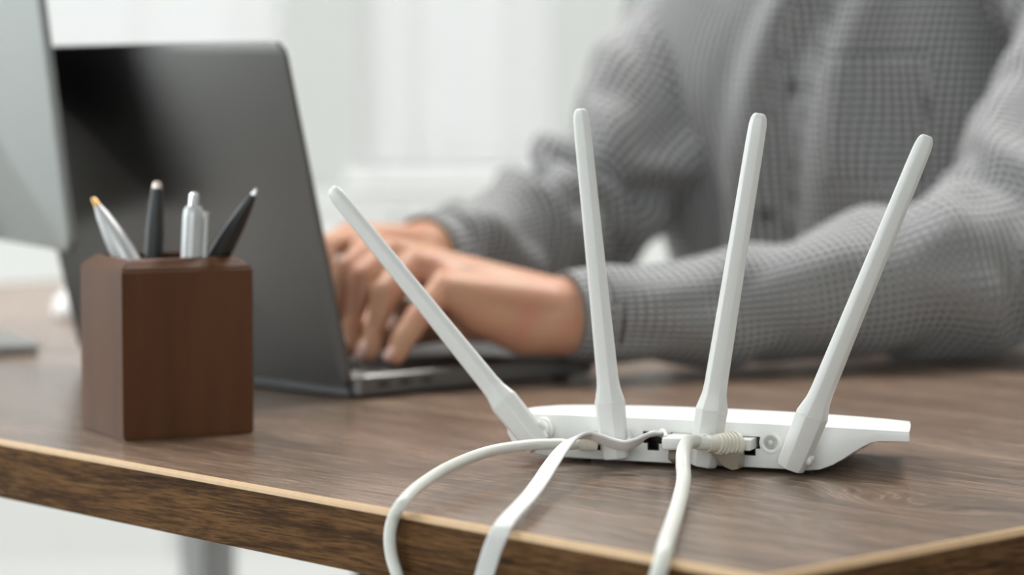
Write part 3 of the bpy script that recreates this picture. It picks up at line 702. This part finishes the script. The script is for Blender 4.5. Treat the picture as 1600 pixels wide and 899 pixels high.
# his left arm, nearest the lens, lies along the desk
SH_L = pl(-.225, .02, 1.045)
AL = [(SH_L + Vector((-.05, .05, .01)), .070, .085), (SH_L, .078, .092), (atY(1745, 30, 1.985), .074, .086), (atY(1698, 180, 1.935), .072, .076), (atY(1642, 305, 1.890), .072, .068), (atY(1566, 398, 1.852), .066, .066), (atY(1470, 425, 1.825), .058, .063), (atY(1390, 437, 1.805), .052, .0575), (atY(1300, 455, 1.785), .046, .0505), (atY(1200, 474, 1.762), .041, .0430), (atY(1100, 484, 1.740), .037, .0385), (atY(1000, 489, 1.718), .034, .0345), (atY(925, 491, 1.703), .032, .0320)]
bm, pts, fr, S = sleeve(AL, 1.7, .42, amp=.85); s1 = obj('sleeve', bm, shirt_m, shirt, 180, person)
def cuff(path, r0, r1, wid):
    """stiff band closing a sleeve, cloth thickness included"""
    (p, q) = path; M_ = align(p, q); L = (q - p).length; bm = newbm(); n = 60; rg = []
    for r, z in ((r0 * .97, 0), (r0, .002), (r1, L), (r1 - .0022, L + .0006), (r1 - .0026, L * .4)):
        rg.append([M_ @ Vector((r * wid * math.cos(2 * PI * j / n), r * math.sin(2 * PI * j / n), z)) for j in range(n)])
    loft(bm, rg, False, True, lambda i, j: (j / n * 33 * .0062, (0, .001, L, L + .002, L * .4)[i]))
    return fixn(bm)
obj('cuff', cuff((atY(940, 490, 1.706), atY(884, 493, 1.694)), .0325, .0295, .98), shirt_m, shirt, 60, person)
# his right arm, further away
SH_R = pl(.142, -.03, 1.045)
WR = atY(684, 394, 1.955); EL = atY(908, 354, 2.165)
AR = [(SH_R + Vector((.05, -.02, .012)), .072, .085), (SH_R, .078, .090), (SH_R.lerp(EL, .30) + Vector((-.004, 0, .0)), .068, .078), (SH_R.lerp(EL, .62) + Vector((-.002, -.012, 0)), .058, .068), (EL + Vector((.004, .004, .022)), .052, .056), (EL.lerp(WR, .14) + Vector((0, 0, .004)), .052, .052), (EL.lerp(WR, .36), .052, .052), (EL.lerp(WR, .64), .043, .042), (EL.lerp(WR, .86), .036, .035), (EL.lerp(WR, .98), .033, .032)]
bm, pts, fr, S = sleeve(AR, 4.1, .50, amp=1.6); s2 = obj('sleeve', bm, shirt_m, shirt, 180, person)
obj('cuff', cuff((EL.lerp(WR, .93), EL.lerp(WR, 1.08)), .0325, .0295, 1.0), shirt_m, shirt, 60, person)

# body: swept limbs fused by a voxel remesh into one skin
def capsule(bm, p, q, r1, r2, seg=14, flat=1.0, up=None):
    d = q - p; L = d.length
    if L < 1e-6: return
    M_ = align(p, q); prof = []
    for k in range(6): a = -PI / 2 + PI / 2 * k / 5; prof.append((r1 * math.cos(a), r1 * math.sin(a)))
    for k in range(6): a = PI / 2 * k / 5; prof.append((r2 * math.cos(a), L + r2 * math.sin(a)))
    lathe(bm, prof, seg, M_)
def ellipsoid(bm, c, s, R=None):
    g = bmesh.ops.create_uvsphere(bm, u_segments=20, v_segments=12, radius=1)
    M_ = Matrix.Translation(c) @ (R.to_4x4() if R else Matrix.Identity(4)) @ Matrix.Diagonal((*s, 1)); bmesh.ops.transform(bm, matrix=M_, verts=g['verts'])
body_bm = newbm()
def chain(P, R):
    for (p, q), (a, b_) in zip(zip(P, P[1:]), zip(R, R[1:])): capsule(body_bm, p, q, a, b_)
nails = []
# left hand: wrist, knuckles, middle joints, tips
Lw = atY(915, 491, 1.701)
mcp = [atY(692, 452, 1.652), atY(652, 417, 1.668), atY(618, 399, 1.686), atY(588, 392, 1.704)]
pip_ = [atY(655, 494, 1.636), atY(604, 458, 1.652), atY(570, 434, 1.670), atY(545, 420, 1.688)]
dip_ = [atY(630, 530, 1.627), atY(586, 513, 1.645), atY(553, 496, 1.663), atY(524, 476, 1.681)]
tip = [atY(618, 556, 1.623), atY(576, 550, 1.641), atY(546, 540, 1.658), atY(517, 524, 1.676)]
rad = [(.0100, .0090, .0080, .0068), (.0112, .0104, .0062, .0080), (.0112, .0104, .0062, .0080), (.0108, .0096, .0085, .0074)]
for m_, p_, d_, t_, r in zip(mcp, pip_, dip_, tip, rad):
    chain([m_, p_, d_, t_], r)
    w0 = Lw + (m_ - Lw) * .12; chain([w0, w0.lerp(m_, .55), m_], (.0185, .0145, r[0] * 1.08)); nails.append((d_, t_, r[3]))
chain([mcp[0].lerp(Lw, .12), mcp[1].lerp(Lw, .10), mcp[2].lerp(Lw, .10), mcp[3].lerp(Lw, .12)], (.011, .0118, .0118, .0112))
# heel of the hand on the little finger side, and the forearm
chain([atY(885, 505, 1.692), atY(820, 512, 1.682), atY(752, 490, 1.666), mcp[0]], (.0220, .0190, .0150, .0104))
chain([atY(800, 500, 1.70), atY(700, 500, 1.685), atY(640, 490, 1.69)], (.016, .014, .010))
chain([atY(885, 494, 1.700), atY(805, 467, 1.698), atY(730, 434, 1.690)], (.0235, .0185, .0148))
# thumb on the far side
chain([atY(845, 500, 1.715), atY(765, 498, 1.722), atY(690, 506, 1.715), atY(630, 520, 1.702), atY(596, 530, 1.694)], (.0180, .0155, .0125, .0105, .0085))
chain([atY(1000, 489, 1.718), Lw, atY(885, 491, 1.696)], (.026, .0258, .0250))
Le = atY(1560, 400, 1.862)
chain([atY(1000, 489, 1.718), atY(1250, 462, 1.775), Le, atY(1642, 305, 1.89), atY(1698, 180, 1.935), SH_L], (.027, .034, .040, .042, .045, .048))
# right hand
rw = EL.lerp(WR, 1.0); f0 = (WR - EL).normalized()
rm = [atY(582, 378, 1.862), atY(560, 372, 1.882), atY(545, 372, 1.902), atY(536, 378, 1.922)]
far_t = [atY(545, 492, 1.800), atY(496, 470, 1.822), atY(478, 472, 1.842), atY(470, 476, 1.866)]
for m_, t_ in zip(rm, far_t):
    pp = m_.lerp(t_, .5) + Vector((-.004, -.004, .018)); chain([m_, pp, t_], (.0108, .0062, .0072)); chain([rw, rw.lerp(m_, .55), m_], (.021, .0155, .0115))
chain([rm[0], rm[1], rm[2], rm[3]], (.0115, .012, .012, .0115))
chain([rw, atY(624, 432, 1.85), atY(596, 480, 1.80), atY(580, 514, 1.775)], (.018, .0140, .0115, .0090))
chain([EL.lerp(WR, 1.12), rw, EL, SH_R], (.025, .027, .040, .048))
# trunk, neck and head
chain([pl(-.02, 0, .56), pl(-.015, .01, .85), pl(-.025, .005, 1.05)], (.095, .095, .085))
chain([SH_L, pl(-.025, .0, 1.06), SH_R], (.05, .07, .05))
chain([pl(-.025, .0, 1.06), pl(-.028, .02, 1.20)], (.058, .054))
hc = pl(-.028, .045, 1.30); HR = PM.to_3x3()
ellipsoid(body_bm, hc, (.074, .094, .098), HR); ellipsoid(body_bm, pl(-.028, .082, 1.225), (.052, .050, .052), HR)
capsule(body_bm, pl(-.028, .137, 1.300), pl(-.028, .152, 1.268), .008, .012); capsule(body_bm, pl(-.050, .127, 1.232), pl(-.006, .127, 1.232), .008, .008)
for s in (-1, 1): ellipsoid(body_bm, pl(-.028 + s * .076, .030, 1.285), (.010, .020, .032), HR)
fixn(body_bm)
pb = obj('body', body_bm, skin_m, person, None, person)
rmod = pb.modifiers.new('fuse', 'REMESH'); rmod.mode = 'VOXEL'; rmod.voxel_size = .0026; rmod.use_smooth_shade = True
smod = pb.modifiers.new('soften', 'SMOOTH'); smod.factor = .5; smod.iterations = 4
bpy.context.view_layer.update(); evaluated(pb); pb['label'] = 'bare hands and skin'
for d_, t_, r in nails:
    ax = (t_ - d_).normalized(); up = Vector((-e2.x * .55, -e2.y * .55, .6)); up = (up - ax * up.dot(ax)).normalized(); sd = ax.cross(up)
    R = Matrix((sd, ax, up)).transposed(); bm = newbm(); ellipsoid(bm, t_ + up * r * .80 + ax * r * .15, (r * .62, r * .85, r * .22), R); obj('fingernail', bm, nail_m, pb, 180, person)
for s in (-1, 1):
    bm = newbm(); ellipsoid(bm, pl(-.028 + s * .030, .122, 1.312), (.011, .011, .011), HR); obj('eye', bm, mat('eye_white', (.7, .7, .68), .2), pb, 180, person)
bm = newbm(); g = bmesh.ops.create_uvsphere(bm, u_segments=32, v_segments=20, radius=1)
bmesh.ops.transform(bm, matrix=Matrix.Translation(pl(-.028, .034, 1.318)) @ HR.to_4x4() @ Matrix.Diagonal((.083, .098, .098, 1)), verts=g['verts'])
inv = PM.inverted(); bmesh.ops.delete(bm, geom=[v for v in bm.verts if (inv @ v.co).z < 1.25 + max(0, (inv @ v.co).y - .02) * 1.0], context='VERTS'); obj('hair', bm, hair_m, person, 180, person)
# trousers and shoes
tb = newbm(); hips = [pl(s * .095 - .0, -.02, .565) for s in (-1, 1)]; knees = [pl(-.115, .37, .545), pl(.125, .375, .545)]; ank = [pl(-.12, .33, .10), pl(.13, .35, .10)]
for h, k, a in zip(hips, knees, ank):
    capsule(tb, h, k, .092, .070); capsule(tb, k, a, .066, .048)
capsule(tb, hips[0], hips[1], .105, .105); fixn(tb)
tr = obj('trousers', tb, trouser_m, person, None, person)
rmod = tr.modifiers.new('fuse', 'REMESH'); rmod.mode = 'VOXEL'; rmod.voxel_size = .008; rmod.use_smooth_shade = True
smod = tr.modifiers.new('soften', 'SMOOTH'); smod.factor = .5; smod.iterations = 5
bpy.context.view_layer.update(); evaluated(tr); tr['label'] = 'black trousers'
for a in ank:
    l = inv @ a; bm = newbm(); rg = []
    for y, wd, ht, z0 in ((-.075, .022, .05, .0), (-.065, .034, .075, 0), (-.02, .040, .085, 0), (.04, .040, .070, 0), (.10, .047, .052, 0), (.15, .044, .042, 0), (.185, .028, .030, 0), (.192, .012, .02, .004)):
        rg.append([Vector((l.x + wd * math.cos(t), l.y + y, max(z0, ht / 2 + ht / 2 * math.sin(t)))) for t in (2 * PI * j / 20 for j in range(20))])
    loft(bm, rg, True); fixn(bm); obj('shoe', bm, shoe_m, person, 60)

# ------------------------------------------------------------------ office chair under him
ch = thing('office_chair', 'white office chair with grey seat, mostly hidden behind the seated person', 'chair', pl(0, -.06, 0), math.atan2(e1.y, e1.x))
obj('seat', slab(.47, .46, .395, .462, .09, 0, .04, .018), chair_fabric, ch, 50)
bm = newbm(); rg = []
for z, wd, y in ((.56, .34, -.165), (.62, .40, -.160), (.75, .42, -.160), (.88, .40, -.170), (.98, .34, -.182), (1.00, .28, -.186)):
    rg.append([Vector((x, y + q + .35 * x * x, z)) for x, q in [(-wd / 2 + wd * k / 14, 0) for k in range(15)] + [(wd / 2 - wd * k / 14, -.03) for k in range(15)]])
loft(bm, rg, True); fixn(bm); obj('backrest', bm, chair_white, ch, 50)
bm = newbm(); tube(bm, [Vector((0, -.05, .39)), Vector((0, -.20, .40)), Vector((0, -.245, .50)), Vector((0, -.205, .72))], .02, 24, 12); obj('back_bracket', bm, chair_white, ch, 180)
bm = newbm(); lathe(bm, [(.025, .09), (.025, .30), (.018, .30), (.018, .385), (.07, .39), (.07, .396)], 20); obj('gas_column', fixn(bm), dark_metal, ch, 40)
for k in range(5):
    a = 2 * PI * k / 5 + .3; d = Vector((math.cos(a), math.sin(a), 0))
    bm = newbm(); tube(bm, [Vector((0, 0, .105)) + d * .02, Vector((0, 0, .095)) + d * .15, Vector((0, 0, .075)) + d * .29], [.022, .019, .014], 10, 10); lg = obj('base_arm', bm, chair_white, ch, 180)
    bm = newbm(); n_ = Vector((-d.y, d.x, 0)); lathe(bm, [(.026, -.018), (.028, -.014), (.028, .014), (.026, .018)], 20, align(Vector((0, 0, .0285)) + d * .285, Vector((0, 0, .0285)) + d * .285 + n_)); obj('caster', fixn(bm), black_plastic, lg, 40)
for o in bpy.data.objects:
    if '_m' in o: del o['_m']
